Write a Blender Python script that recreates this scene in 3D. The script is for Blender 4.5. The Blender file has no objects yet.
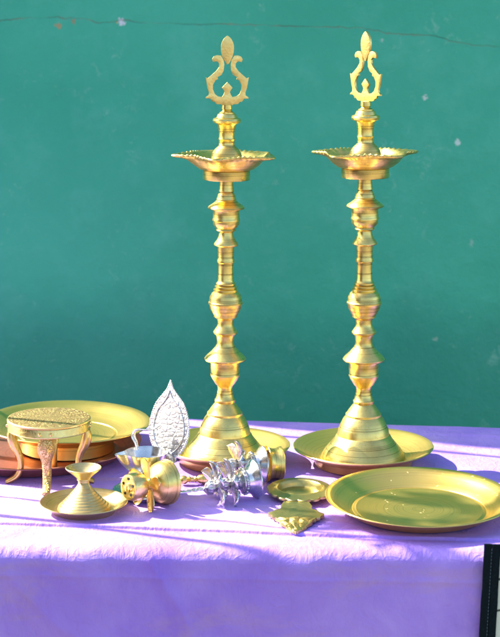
import bpy, bmesh, math, random
from mathutils import Vector, Matrix, noise
PI = math.pi; R = math.radians
random.seed(7)
S = bpy.context.scene
COL = S.collection

# ---------------------------------------------------------------- camera, world, sun, exposure
cam_d = bpy.data.cameras.new("camera"); cam = bpy.data.objects.new("camera", cam_d); COL.objects.link(cam)
cam.matrix_world = (Matrix.Translation((0, 0, 0.61)) @ Matrix.Rotation(R(90 - 10.865), 4, 'X') @ Matrix.Rotation(R(0.4), 4, 'Z'))
cam_d.sensor_fit = 'HORIZONTAL'; cam_d.sensor_width = 36; cam_d.lens = 36 * 1550 / 500
cam_d.clip_start = 0.05; cam_d.clip_end = 500
cam_d.dof.use_dof = True; cam_d.dof.focus_distance = 2.05; cam_d.dof.aperture_fstop = 11
S.camera = cam
SUN_EL, SUN_AZ_BACK = 40.0, 19.0           # sun stands to the left and 19 degrees behind the table
w = bpy.data.worlds.new("World"); S.world = w; w.use_nodes = True
wn = w.node_tree.nodes; wl = w.node_tree.links
sky = wn.new('ShaderNodeTexSky'); sky.sky_type = 'NISHITA'; sky.sun_disc = False
sky.sun_elevation = R(SUN_EL); sky.sun_rotation = R(-(90 - SUN_AZ_BACK))
sky.air_density = 1.0; sky.dust_density = 2.5; sky.ozone_density = 1.0
wl.new(sky.outputs[0], wn['Background'].inputs[0]); wn['Background'].inputs[1].default_value = 0.105
sd = bpy.data.lights.new("sun", 'SUN'); sd.energy = 5.0; sd.angle = R(0.5); sd.color = (1.0, 0.95, 0.86)
so = bpy.data.objects.new("sun", sd); COL.objects.link(so)
sdir = Vector((-math.cos(R(SUN_EL)) * math.cos(R(SUN_AZ_BACK)), math.cos(R(SUN_EL)) * math.sin(R(SUN_AZ_BACK)), math.sin(R(SUN_EL))))
so.rotation_euler = sdir.to_track_quat('Z', 'Y').to_euler(); so.location = sdir * 10
S.view_settings.view_transform = 'Standard'; S.view_settings.look = 'None'
S.view_settings.exposure = 1.8; S.view_settings.gamma = 1.0
S.cycles.max_bounces = 8; S.cycles.glossy_bounces = 6

# ---------------------------------------------------------------- materials
class NT:
    def __init__(s, name):
        s.m = bpy.data.materials.new(name); s.m.use_nodes = True; s.t = s.m.node_tree; s.N = s.t.nodes
        s.b = s.N['Principled BSDF']; s.tc = s.N.new('ShaderNodeTexCoord')
    def n(s, t, **k):
        x = s.N.new(t)
        for a, v in k.items():
            if a.startswith('i_'): x.inputs[int(a[2:])].default_value = v
            else: setattr(x, a, v)
        return x
    def l(s, a, b): s.t.links.new(a, b)
    def noise(s, vec, scale, detail=4, rough=.55, dist=0.0):
        x = s.n('ShaderNodeTexNoise'); x.inputs['Scale'].default_value = scale; x.inputs['Detail'].default_value = detail
        x.inputs['Roughness'].default_value = rough; x.inputs['Distortion'].default_value = dist
        if vec is not None: s.l(vec, x.inputs['Vector'])
        return x.outputs['Fac']
    def math(s, op, a, b=0.0, c=0.0, clamp=False):
        x = s.n('ShaderNodeMath', operation=op); x.use_clamp = clamp
        for i, v in enumerate((a, b, c)):
            if isinstance(v, (int, float)): x.inputs[i].default_value = v
            else: s.l(v, x.inputs[i])
        return x.outputs[0]
    def ramp(s, fac, stops):
        x = s.n('ShaderNodeValToRGB'); e = x.color_ramp.elements
        while len(e) < len(stops): e.new(0.5)
        for q, (p, c) in zip(e, stops): q.position = p; q.color = c if len(c) == 4 else (*c, 1)
        s.l(fac, x.inputs[0]); return x.outputs[0]
    def mix(s, fac, a, b):
        x = s.n('ShaderNodeMix', data_type='RGBA')
        for sock, v in ((x.inputs[0], fac), (x.inputs[6], a), (x.inputs[7], b)):
            if isinstance(v, (int, float)): sock.default_value = v
            elif isinstance(v, tuple): sock.default_value = (*v, 1) if len(v) == 3 else v
            else: s.l(v, sock)
        return x.outputs[2]
    def bump(s, h, strength, dist, prev=None):
        x = s.n('ShaderNodeBump'); x.inputs['Strength'].default_value = strength; x.inputs['Distance'].default_value = dist
        s.l(h, x.inputs['Height'])
        if prev is not None: s.l(prev, x.inputs['Normal'])
        return x.outputs[0]
    def mapping(s, vec, scale=(1, 1, 1), rot=(0, 0, 0)):
        x = s.n('ShaderNodeMapping'); x.inputs['Scale'].default_value = scale; x.inputs['Rotation'].default_value = rot
        s.l(vec, x.inputs[0]); return x.outputs[0]

def metal(name, base, dark, rough=.27, turned=0.0, tarnish=.35, cast=0.0, patt=None, spots=None, metallic=1.0, groove=.8, lines=.35, speck=.3, bumpy=1.0):
    t = NT(name); oc = t.tc.outputs['Object']
    n1 = t.noise(oc, 28, 5, .6); n2 = t.noise(oc, 190, 4, .65)
    f = t.math('MULTIPLY', t.ramp(n1, [(.42, (0, 0, 0)), (.72, (1, 1, 1))]), tarnish)
    col = t.mix(f, base, dark)
    sp = t.ramp(t.noise(oc, 420, 2, .5), [(.66, (0, 0, 0)), (.72, (1, 1, 1))])
    col = t.mix(t.math('MULTIPLY', sp, speck), col, tuple(c * .45 for c in dark))
    rr = t.math('MULTIPLY_ADD', n2, .22 * bumpy, rough - .09 * bumpy)
    rr = t.math('MULTIPLY_ADD', f, .25, rr)
    nrm = t.bump(n2, .12 * bumpy, .0006)
    nrm = t.bump(t.noise(oc, 45, 3, .5), .25 * bumpy, .0012, nrm)
    sep = t.n('ShaderNodeSeparateXYZ'); t.l(oc, sep.inputs[0])
    r = t.math('SQRT', t.math('ADD', t.math('MULTIPLY', sep.outputs[0], sep.outputs[0]), t.math('MULTIPLY', sep.outputs[1], sep.outputs[1])))
    if turned:
        cb = t.n('ShaderNodeCombineXYZ'); t.l(r, cb.inputs[0]); t.l(sep.outputs[2], cb.inputs[2])
        g = t.noise(cb.outputs[0], 900, 3, .7)
        nrm = t.bump(g, turned, .0006, nrm)
        g2 = t.ramp(t.noise(cb.outputs[0], 420, 2, .5), [(.55, (0, 0, 0)), (.66, (1, 1, 1))])
        col = t.mix(t.math('MULTIPLY', g2, lines), col, tuple(c * .6 for c in dark))
    if cast:
        v = t.n('ShaderNodeTexVoronoi'); v.inputs['Scale'].default_value = 240; t.l(oc, v.inputs['Vector'])
        nrm = t.bump(v.outputs['Distance'], cast, .0012, nrm)
        nrm = t.bump(t.noise(oc, 160, 4, .6, 1.5), cast, .003, nrm)
    if patt:
        th = t.math('ARCTAN2', sep.outputs[1], sep.outputs[0])
        hgt = patt(t, r, th, oc)
        nrm = t.bump(hgt, .9, .0012, nrm)
        col = t.mix(t.math('MULTIPLY', t.math('SUBTRACT', 1.0, hgt, clamp=True), groove), col, (.05, .035, .02))
        rr = t.math('ADD', rr, t.math('MULTIPLY', t.math('SUBTRACT', 1.0, hgt, clamp=True), .3))
    if spots:
        s1 = t.ramp(t.noise(oc, 230, 2, .4), [(.70, (0, 0, 0)), (.73, (1, 1, 1))])
        s2 = t.ramp(t.noise(oc, 60, 3, .5), [(.5, (0, 0, 0)), (.62, (1, 1, 1))])
        m = t.math('MULTIPLY', s1, s2)
        col = t.mix(m, col, spots); rr = t.math('ADD', rr, t.math('MULTIPLY', m, .5))
    t.l(col, t.b.inputs['Base Color']); t.l(rr, t.b.inputs['Roughness']); t.l(nrm, t.b.inputs['Normal'])
    t.b.inputs['Metallic'].default_value = metallic
    return t.m

BR = (.92, .71, .22); BD = (.48, .29, .06)
def stool_patt(t, r, th, oc):
    a = t.math('SINE', t.math('MULTIPLY', th, 14)); b = t.math('SINE', t.math('MULTIPLY_ADD', r, 620, t.math('MULTIPLY', a, 1.3)))
    c = t.math('SINE', t.math('MULTIPLY_ADD', th, 26, t.math('MULTIPLY', t.math('SINE', t.math('MULTIPLY', r, 300)), 3)))
    x = t.math('MULTIPLY', b, c)
    x = t.math('MULTIPLY_ADD', t.noise(oc, 260, 2, .5, 1.0), 1.6, t.math('SUBTRACT', x, .8))
    x = t.ramp(x, [(-.0, (0, 0, 0)), (.22, (1, 1, 1))])
    # engraved circles
    for rad in (.0515, .047, .0245, .0225):
        d = t.math('ABSOLUTE', t.math('SUBTRACT', r, rad)); ring = t.ramp(t.math('MULTIPLY', d, 1000), [(.35, (0, 0, 0)), (.8, (1, 1, 1))])
        x = t.math('MULTIPLY', x, ring)
    return t.math('MAXIMUM', x, t.math('GREATER_THAN', r, .0535))
def leaf_patt(t, r, th, oc):
    w1 = t.n('ShaderNodeTexWave', wave_type='BANDS', bands_direction='Z'); w1.inputs['Scale'].default_value = 42; w1.inputs['Distortion'].default_value = 7; w1.inputs['Detail Scale'].default_value = 1.4; t.l(oc, w1.inputs[0])
    v = t.n('ShaderNodeTexVoronoi', feature='DISTANCE_TO_EDGE'); v.inputs['Scale'].default_value = 115; t.l(oc, v.inputs['Vector'])
    return t.math('MULTIPLY', t.ramp(w1.outputs['Fac'], [(.1, (.3, .3, .3)), (.45, (1, 1, 1))]), t.ramp(v.outputs['Distance'], [(.02, (.15, .15, .15)), (.16, (1, 1, 1))]))
def foliate_patt(t, r, th, oc):
    v = t.n('ShaderNodeTexVoronoi', feature='DISTANCE_TO_EDGE'); v.inputs['Scale'].default_value = 210
    x = t.n('ShaderNodeMix', data_type='VECTOR'); nn = t.n('ShaderNodeTexNoise'); nn.inputs['Scale'].default_value = 90; t.l(oc, nn.inputs['Vector'])
    x.inputs[0].default_value = .03; t.l(oc, x.inputs[4]); t.l(nn.outputs['Color'], x.inputs[5]); t.l(x.outputs[1], v.inputs['Vector'])
    return t.ramp(v.outputs['Distance'], [(.02, (0, 0, 0)), (.14, (1, 1, 1))])

M = {}
M['brass'] = metal('polished_turned_brass', BR, (.42, .25, .06), .28, turned=.3, tarnish=.5, lines=.7)
M['brass_flat'] = metal('worn_flat_brass', (.92, .70, .26), BD, .27, tarnish=.45, cast=.12)
M['brass_plate'] = metal('spun_brass_plate', (.95, .67, .19), (.62, .42, .10), .30, turned=.22, tarnish=.12, metallic=.94, lines=.35, speck=.0, bumpy=.25)
M['brass_speck'] = metal('splashed_brass_plate', (.95, .67, .18), (.62, .42, .10), .30, turned=.22, tarnish=.12, metallic=.94, lines=.35, speck=.0, bumpy=.25, spots=(.9, .75, .45))
M['brass_engraved'] = metal('engraved_brass', (.86, .64, .24), BD, .36, patt=stool_patt, tarnish=.2, metallic=.9)
M['brass_leg'] = metal('aged_leg_brass', (.74, .53, .17), BD, .33, tarnish=.5)
M['brass_carved'] = metal('carved_brass', (.76, .55, .19), BD, .36, patt=foliate_patt, tarnish=.3, groove=.3)
M['brass_cast'] = metal('cast_brass', (.82, .60, .20), BD, .32, cast=.5, tarnish=.4)
M['brass_dull'] = metal('dull_brass', (.74, .58, .26), (.38, .28, .10), .33, turned=.5, tarnish=.5)
M['brass_olive'] = metal('tarnished_olive_brass', (.56, .48, .18), (.25, .21, .07), .34, tarnish=.6)
M['copper'] = metal('reddish_copper', (.50, .23, .17), (.28, .12, .09), .36, turned=.2, tarnish=.6, metallic=.85)
M['silver'] = metal('bright_silver', (.74, .74, .73), (.36, .35, .33), .20, tarnish=.5)
M['silver_engraved'] = metal('embossed_silver', (.72, .71, .69), (.42, .36, .28), .40, patt=leaf_patt, tarnish=.2, groove=.45, metallic=.9)
M['silver_cast'] = metal('cast_silver', (.66, .65, .63), (.22, .20, .18), .20, cast=.25, tarnish=.7)

def make_cloth(name, base, alt, stain):
    t = NT(name); oc = t.tc.outputs['Object']
    n1 = t.noise(oc, 5, 6, .6, .6); n2 = t.noise(t.mapping(oc, (8, 30, 30)), 4, 5, .6)
    col = t.mix(t.ramp(n1, [(.35, (0, 0, 0)), (.7, (1, 1, 1))]), base, alt)
    st = t.ramp(t.noise(t.mapping(oc, (1, 4, 3.2)), 7, 5, .65, .4), [(.52, (0, 0, 0)), (.70, (1, 1, 1))])
    col = t.mix(t.math('MULTIPLY', st, .42), col, stain)
    t.l(col, t.b.inputs['Base Color'])
    t.b.inputs['Roughness'].default_value = .52; t.b.inputs['Specular IOR Level'].default_value = .3
    t.b.inputs['Sheen Weight'].default_value = .06; t.b.inputs['Sheen Roughness'].default_value = .35
    t.b.inputs['Sheen Tint'].default_value = (.8, .75, 1, 1)
    nrm = t.bump(t.noise(t.mapping(oc, (16, 10, 10)), 3, 6, .6, 1.6), .35, .008)
    nrm = t.bump(t.noise(t.mapping(oc, (110, 45, 45)), 2, 4, .6, .8), .16, .0022, nrm)
    wv = t.n('ShaderNodeTexVoronoi', feature='DISTANCE_TO_EDGE'); wv.inputs['Scale'].default_value = 11
    mv = t.mapping(oc, (1, 1.6, 1.0), (0, 0, .5)); nz = t.n('ShaderNodeVectorMath', operation='ADD')
    nn = t.n('ShaderNodeTexNoise'); nn.inputs['Scale'].default_value = 9; t.l(oc, nn.inputs['Vector']); t.l(mv, nz.inputs[0]); t.l(nn.outputs['Color'], nz.inputs[1])
    t.l(nz.outputs[0], wv.inputs['Vector'])
    nrm = t.bump(t.ramp(wv.outputs['Distance'], [(0, (1, 1, 1)), (.07, (0, 0, 0))]), .14, .002, nrm)
    nrm = t.bump(t.noise(t.mapping(oc, (900, 900, 900)), 1, 1, .5), .12, .0005, nrm)
    t.l(nrm, t.b.inputs['Normal'])
    return t.m
M['cloth'] = make_cloth('lilac_satin_cloth', (.34, .19, .80), (.53, .36, .93), (.56, .36, .46))

def make_wall():
    t = NT('teal_painted_plaster'); oc = t.tc.outputs['Object']
    n1 = t.noise(oc, 2.6, 6, .6, .4); n2 = t.noise(oc, 14, 6, .65); n3 = t.noise(oc, 90, 4, .6)
    col = t.mix(t.ramp(n1, [(.3, (0, 0, 0)), (.72, (1, 1, 1))]), (.022, .400, .245), (.048, .490, .310))
    col = t.mix(t.math('MULTIPLY', t.ramp(n2, [(.5, (0, 0, 0)), (.8, (1, 1, 1))]), .4), col, (.12, .58, .42))
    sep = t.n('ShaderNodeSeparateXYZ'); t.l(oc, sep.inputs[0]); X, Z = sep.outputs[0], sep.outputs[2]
    low_shade = t.math('MULTIPLY_ADD', t.math('SUBTRACT', t.noise(oc, 6, 5, .65), .5), .22, Z)
    col = t.mix(t.math('MULTIPLY', t.ramp(low_shade, [(.02, (1, 1, 1)), (.14, (0, 0, 0))]), .45), col, (.012, .215, .165))  # shade behind the table painted in as darker colour towards the bottom
    # pale scuffs: sparse, only over the right-hand stretch of paint and a little at the left
    sc = t.ramp(t.noise(oc, 46, 5, .7, .6), [(.58, (0, 0, 0)), (.72, (1, 1, 1))])
    region = t.ramp(t.noise(oc, 5.5, 2, .5), [(.46, (0, 0, 0)), (.62, (1, 1, 1))])
    col = t.mix(t.math('MULTIPLY', t.math('MULTIPLY', sc, region), .26), col, (.42, .74, .60))
    # chips where the paint is gone
    for (cx, cz, rad, c, k) in ((.304, .480, .0045, (.55, .72, .62), .9), (.364, .400, .0065, (.60, .78, .70), .85), (-.229, .607, .0075, (.62, .72, .74), .95),
                             (-.337, .600, .0060, (.50, .26, .10), .7), (.395, .222, .007, (.35, .60, .50), .6), (.225, .58, .004, (.40, .60, .50), .7),
                             (.336, .046, .006, (.35, .50, .38), .6), (-.236, .606, .0040, (.55, .50, .10), .8), (-.31, .608, .005, (.35, .22, .10), .6)):
        dx = t.math('SUBTRACT', X, cx); dz = t.math('SUBTRACT', Z, cz)
        d = t.math('SQRT', t.math('ADD', t.math('MULTIPLY', dx, dx), t.math('MULTIPLY', dz, dz)))
        d = t.math('MULTIPLY_ADD', t.math('SUBTRACT', t.noise(oc, 150, 4, .6), .5), .020, d)
        m = t.math('MULTIPLY', t.ramp(t.math('DIVIDE', d, rad), [(.55, (1, 1, 1)), (1.0, (0, 0, 0))]), k)
        col = t.mix(m, col, c)
    # hairline crack that wanders across the top
    fc = t.n('ShaderNodeFloatCurve'); cv = fc.mapping.curves[0]
    pts = [(-.44, .607), (-.38, .611), (-.315, .613), (-.26, .606), (-.225, .609), (-.17, .604), (-.10, .603), (-.02, .604), (.05, .601), (.13, .600), (.20, .597), (.25, .589), (.31, .587), (.36, .575), (.42, .569), (.6, .56)]
    cv.points[0].location = ((pts[0][0] + .5) / 1.2, (pts[0][1] - .5) * 5); cv.points[1].location = ((pts[-1][0] + .5) / 1.2, (pts[-1][1] - .5) * 5)
    for (a, b) in pts[1:-1]: cv.points.new((a + .5) / 1.2, (b - .5) * 5)
    fc.mapping.update()
    t.l(t.math('DIVIDE', t.math('ADD', X, .5), 1.2), fc.inputs[1])
    zc = t.math('MULTIPLY_ADD', fc.outputs[0], .2, .5)
    zc = t.math('MULTIPLY_ADD', t.math('SUBTRACT', t.noise(oc, 38, 4, .7), .5), .014, zc)
    d = t.math('ABSOLUTE', t.math('SUBTRACT', Z, zc))
    vis = t.ramp(t.noise(oc, 13, 3, .6), [(.36, (.15, .15, .15)), (.58, (1, 1, 1))])
    crack = t.math('MULTIPLY', t.ramp(t.math('MULTIPLY', d, 200), [(.05, (1, 1, 1)), (.34, (0, 0, 0))]), vis)
    ccol = t.mix(t.ramp(t.noise(oc, 17, 2, .5), [(.42, (0, 0, 0)), (.6, (1, 1, 1))]), (.05, .12, .08), (.30, .24, .14))
    col = t.mix(t.math('MULTIPLY', crack, .55), col, ccol)
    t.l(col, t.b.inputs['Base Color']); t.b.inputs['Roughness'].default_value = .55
    nrm = t.bump(n2, .4, .012); nrm = t.bump(n3, .35, .003, nrm); nrm = t.bump(t.noise(oc, 320, 3, .6), .3, .001, nrm)
    nrm = t.bump(t.math('SUBTRACT', 1.0, crack), .6, .002, nrm)
    t.l(nrm, t.b.inputs['Normal'])
    return t.m
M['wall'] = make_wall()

def simple(name, c1, c2, scale=12, rough=.7, bump=.3, dist=.004):
    t = NT(name); oc = t.tc.outputs['Object']; n = t.noise(oc, scale, 6, .62)
    t.l(t.mix(t.ramp(n, [(.3, (0, 0, 0)), (.7, (1, 1, 1))]), c1, c2), t.b.inputs['Base Color'])
    t.b.inputs['Roughness'].default_value = rough; t.l(t.bump(n, bump, dist), t.b.inputs['Normal']); return t.m
M['ground'] = simple('dusty_concrete_ground', (.13, .11, .09), (.20, .17, .13), 6, .85, .4, .01)
M['wood'] = simple('rough_table_wood', (.16, .10, .06), (.24, .16, .09), 20, .7)
M['bamboo'] = simple('dry_bamboo', (.34, .25, .12), (.45, .34, .18), 25, .5)
M['binding'] = simple('dark_teal_binding_tape', (.002, .006, .009), (.005, .014, .018), 300, .85, .5, .0008)
M['binding'].node_tree.nodes['Principled BSDF'].inputs['Specular IOR Level'].default_value = .15
M['thread'] = simple('grey_thread', (.06, .11, .13), (.12, .18, .20), 400, .6)
def make_panel():
    t = NT('pale_printed_canvas'); oc = t.tc.outputs['Object']
    n = t.noise(oc, 60, 4, .5); col = t.mix(n, (.66, .72, .56), (.74, .78, .64))
    nn = t.n('ShaderNodeTexWave', wave_type='RINGS'); nn.inputs['Scale'].default_value = 9; nn.inputs['Distortion'].default_value = 5; t.l(oc, nn.inputs[0])
    line = t.ramp(nn.outputs['Fac'], [(.0, (1, 1, 1)), (.03, (0, 0, 0))])
    t.l(t.mix(line, col, (.02, .03, .02)), t.b.inputs['Base Color']); t.b.inputs['Roughness'].default_value = .8
    t.l(t.bump(t.noise(oc, 900, 1), .3, .0005), t.b.inputs['Normal']); return t.m
M['panel'] = make_panel()
M['hole'] = simple('dark_hole', (.006, .004, .003), (.012, .008, .006), 200, .8)

# ---------------------------------------------------------------- mesh helpers
def obj(name, bm, mat, parent=None, smooth=True, sharp=38):
    bmesh.ops.remove_doubles(bm, verts=bm.verts, dist=1e-6)
    bmesh.ops.recalc_face_normals(bm, faces=bm.faces)
    for f in bm.faces: f.smooth = smooth
    if smooth:
        for e in bm.edges:
            if len(e.link_faces) == 2 and e.calc_face_angle(0) > R(sharp): e.smooth = False
    me = bpy.data.meshes.new(name); bm.to_mesh(me); bm.free()
    for m in (mat if isinstance(mat, (list, tuple)) else [mat]): me.materials.append(m)
    o = bpy.data.objects.new(name, me); COL.objects.link(o)
    if parent is not None: o.parent = parent
    return o
def empty(name, loc=(0, 0, 0), rot=(0, 0, 0)):
    o = bpy.data.objects.new(name, None); COL.objects.link(o); o.location = loc; o.rotation_euler = rot; o.empty_display_size = .02; return o
def tag(o, label, cat, group=None, kind=None):
    if label: o['label'] = label
    if cat: o['category'] = cat
    if group: o['group'] = group
    if kind: o['kind'] = kind
    return o
def basis(loc, zdir, up=(0, 0, 1)):
    z = Vector(zdir).normalized(); u = Vector(up)
    x = u.cross(z)
    if x.length < 1e-4: x = Vector((1, 0, 0))
    x.normalize(); y = z.cross(x)
    m = Matrix((x, y, z)).transposed().to_4x4(); m.translation = Vector(loc); return m
def place(o, m): o.matrix_basis = m; return o

def lathe(bm, prof, seg=96, mod=None, mat=None, closed_loop=False):
    """prof: list of (r, z) in metres. mod(i, theta, r, z) -> (r, z)."""
    rings = []
    for i, (r, z) in enumerate(prof):
        if r < 1e-7:
            rings.append([bm.verts.new((0, 0, z))]); continue
        ring = []
        for k in range(seg):
            th = 2 * PI * k / seg; rr, zz = (mod(i, th, r, z) if mod else (r, z))
            ring.append(bm.verts.new((rr * math.cos(th), rr * math.sin(th), zz)))
        rings.append(ring)
    n = len(rings); pairs = [(i, i + 1) for i in range(n - 1)] + ([(n - 1, 0)] if closed_loop else [])
    fs = []
    for a, b in pairs:
        A, B = rings[a], rings[b]
        if len(A) == 1 and len(B) == 1: continue
        for k in range(seg):
            k2 = (k + 1) % seg
            if len(A) == 1: fs.append(bm.faces.new((A[0], B[k], B[k2])))
            elif len(B) == 1: fs.append(bm.faces.new((A[k], B[0], A[k2])))
            else: fs.append(bm.faces.new((A[k], B[k], B[k2], A[k2])))
    if mat is not None:
        bmesh.ops.transform(bm, matrix=mat, verts=[v for r_ in rings for v in r_])
    return fs
def plate_solid(bm, pts, t, bevel=0.0, mat=None, bulge=0.0):
    """outline pts (x, z) standing in the xz plane, thickness t along y, rounded edges"""
    b2 = bmesh.new()
    vs = [b2.verts.new((x, -t / 2, z)) for x, z in pts]
    f = b2.faces.new(vs)
    ext = bmesh.ops.extrude_face_region(b2, geom=[f])
    bmesh.ops.translate(b2, vec=(0, t, 0), verts=[v for v in ext['geom'] if isinstance(v, bmesh.types.BMVert)])
    bmesh.ops.recalc_face_normals(b2, faces=b2.faces)
    if bevel:
        es = [e for e in b2.edges if abs(e.verts[0].co.y - e.verts[1].co.y) < 1e-9]
        bmesh.ops.bevel(b2, geom=es, offset=bevel, segments=2, profile=.6, affect='EDGES', clamp_overlap=True)
    bmesh.ops.triangulate(b2, faces=[f for f in b2.faces if len(f.verts) > 4])
    if mat is not None: bmesh.ops.transform(b2, matrix=mat, verts=b2.verts)
    me = bpy.data.meshes.new('tmp'); b2.to_mesh(me); b2.free(); bm.from_mesh(me); bpy.data.meshes.remove(me)
def tube(bm, path, radii, seg=12, flat=1.0, cap=True):
    """sweep an ellipse along a path; flat scales the second axis"""
    rings = []; n = len(path); P = [Vector(p) for p in path]
    if isinstance(radii, (int, float)): radii = [radii] * n
    ref = Vector((0, 0, 1)); prev = None
    for i in range(n):
        tdir = (P[min(i + 1, n - 1)] - P[max(i - 1, 0)]).normalized()
        if prev is None:
            a = tdir.cross(ref)
            if a.length < 1e-3: a = tdir.cross(Vector((0, 1, 0)))
        else: a = prev - tdir * prev.dot(tdir)
        a.normalize(); prev = a; b = tdir.cross(a)
        r = radii[i]; ra, rb = (r if isinstance(r, tuple) else (r, r * flat))
        rings.append([bm.verts.new(P[i] + a * ra * math.cos(2 * PI * k / seg) + b * rb * math.sin(2 * PI * k / seg)) for k in range(seg)])
    for i in range(n - 1):
        for k in range(seg):
            k2 = (k + 1) % seg; bm.faces.new((rings[i][k], rings[i + 1][k], rings[i + 1][k2], rings[i][k2]))
    if cap: bm.faces.new(rings[0][::-1]); bm.faces.new(rings[-1])
def spline(pts, n=8):
    out = []; P = [Vector(p) for p in pts]
    for i in range(len(P) - 1):
        p0, p1, p2, p3 = P[max(i - 1, 0)], P[i], P[i + 1], P[min(i + 2, len(P) - 1)]
        for k in range(n):
            t = k / n; out.append(.5 * ((2 * p1) + (-p0 + p2) * t + (2 * p0 - 5 * p1 + 4 * p2 - p3) * t * t + (-p0 + 3 * p1 - 3 * p2 + p3) * t ** 3))
    out.append(P[-1]); return out
def ball(bm, c, r, sx=1, sy=1, sz=1, u=16, v=10):
    bmesh.ops.create_uvsphere(bm, u_segments=u, v_segments=v, radius=r, matrix=Matrix.Translation(c) @ Matrix.Diagonal((sx, sy, sz, 1)))
def box(bm, x0, x1, y0, y1, z0, z1):
    bmesh.ops.create_cube(bm, size=1, matrix=Matrix.Translation(((x0 + x1) / 2, (y0 + y1) / 2, (z0 + z1) / 2)) @ Matrix.Diagonal((x1 - x0, y1 - y0, z1 - z0, 1)))

# ---------------------------------------------------------------- the setting
GZ = -0.75
bm = bmesh.new(); bmesh.ops.create_grid(bm, x_segments=2, y_segments=2, size=60, matrix=Matrix.Translation((0, 0, GZ)))
tag(obj('ground', bm, M['ground'], smooth=False), None, None, kind='structure')
WX = -1.29
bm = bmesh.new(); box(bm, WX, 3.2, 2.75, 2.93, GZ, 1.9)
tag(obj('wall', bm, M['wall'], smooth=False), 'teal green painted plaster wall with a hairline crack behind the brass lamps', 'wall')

# low building added out of view so the brass mirrors dark streaks
ob = tag(empty('added_outbuilding', (-4.6, -1.2, GZ), (0, 0, R(38))), 'low brown building with a lean-to roof, added for dark reflections in the brass', 'building')
M['brown'] = simple('brown_plaster', (.060, .038, .026), (.095, .062, .042), 5, .9); M['roof'] = simple('old_roof_tiles', (.09, .04, .03), (.14, .07, .05), 9, .9); M['door'] = simple('dark_door_wood', (.03, .02, .015), (.05, .035, .025), 14, .7)
bm = bmesh.new(); box(bm, -2.2, 2.2, -1.4, 1.4, 0, 2.7); obj('wall', bm, M['brown'], ob, smooth=False)
bm = bmesh.new(); vs_ = [bm.verts.new(q) for q in ((-2.5, 1.8, 2.62), (2.5, 1.8, 2.62), (2.5, -1.7, 3.5), (-2.5, -1.7, 3.5), (-2.5, 1.8, 2.74), (2.5, 1.8, 2.74), (2.5, -1.7, 3.62), (-2.5, -1.7, 3.62))]
for q in ((0, 1, 2, 3), (4, 5, 6, 7), (0, 1, 5, 4), (1, 2, 6, 5), (2, 3, 7, 6), (3, 0, 4, 7)): bm.faces.new([vs_[i] for i in q])
obj('roof', bm, M['roof'], ob, smooth=False)
bm = bmesh.new(); box(bm, -.5, .4, 1.402, 1.45, .02, 2.0); obj('door', bm, M['door'], ob, smooth=False)
bm = bmesh.new()
for a_ in ((1.0, 1.9, .95, 1.02), (1.0, 1.9, 1.83, 1.9), (1.0, 1.07, 1.02, 1.83), (1.83, 1.9, 1.02, 1.83), (1.42, 1.48, 1.02, 1.83)): box(bm, a_[0], a_[1], 1.402, 1.46, a_[2], a_[3])
obj('window', bm, M['door'], ob, smooth=False)

# table: wooden top and legs under the cloth
tb = tag(empty('table', (-.10, 2.03, GZ)), 'wooden table mostly hidden under the purple cloth', 'table')
bm = bmesh.new(); box(bm, -.53, .53, -.262, .262, .725, .743); obj('tabletop', bm, M['wood'], tb, smooth=False)
for sx in (-1, 1):
    for sy in (-1, 1):
        bm = bmesh.new(); box(bm, sx * .48 - .025, sx * .48 + .025, sy * .22 - .025, sy * .22 + .025, 0, .7245); obj('leg', bm, M['wood'], tb, smooth=False)

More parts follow.
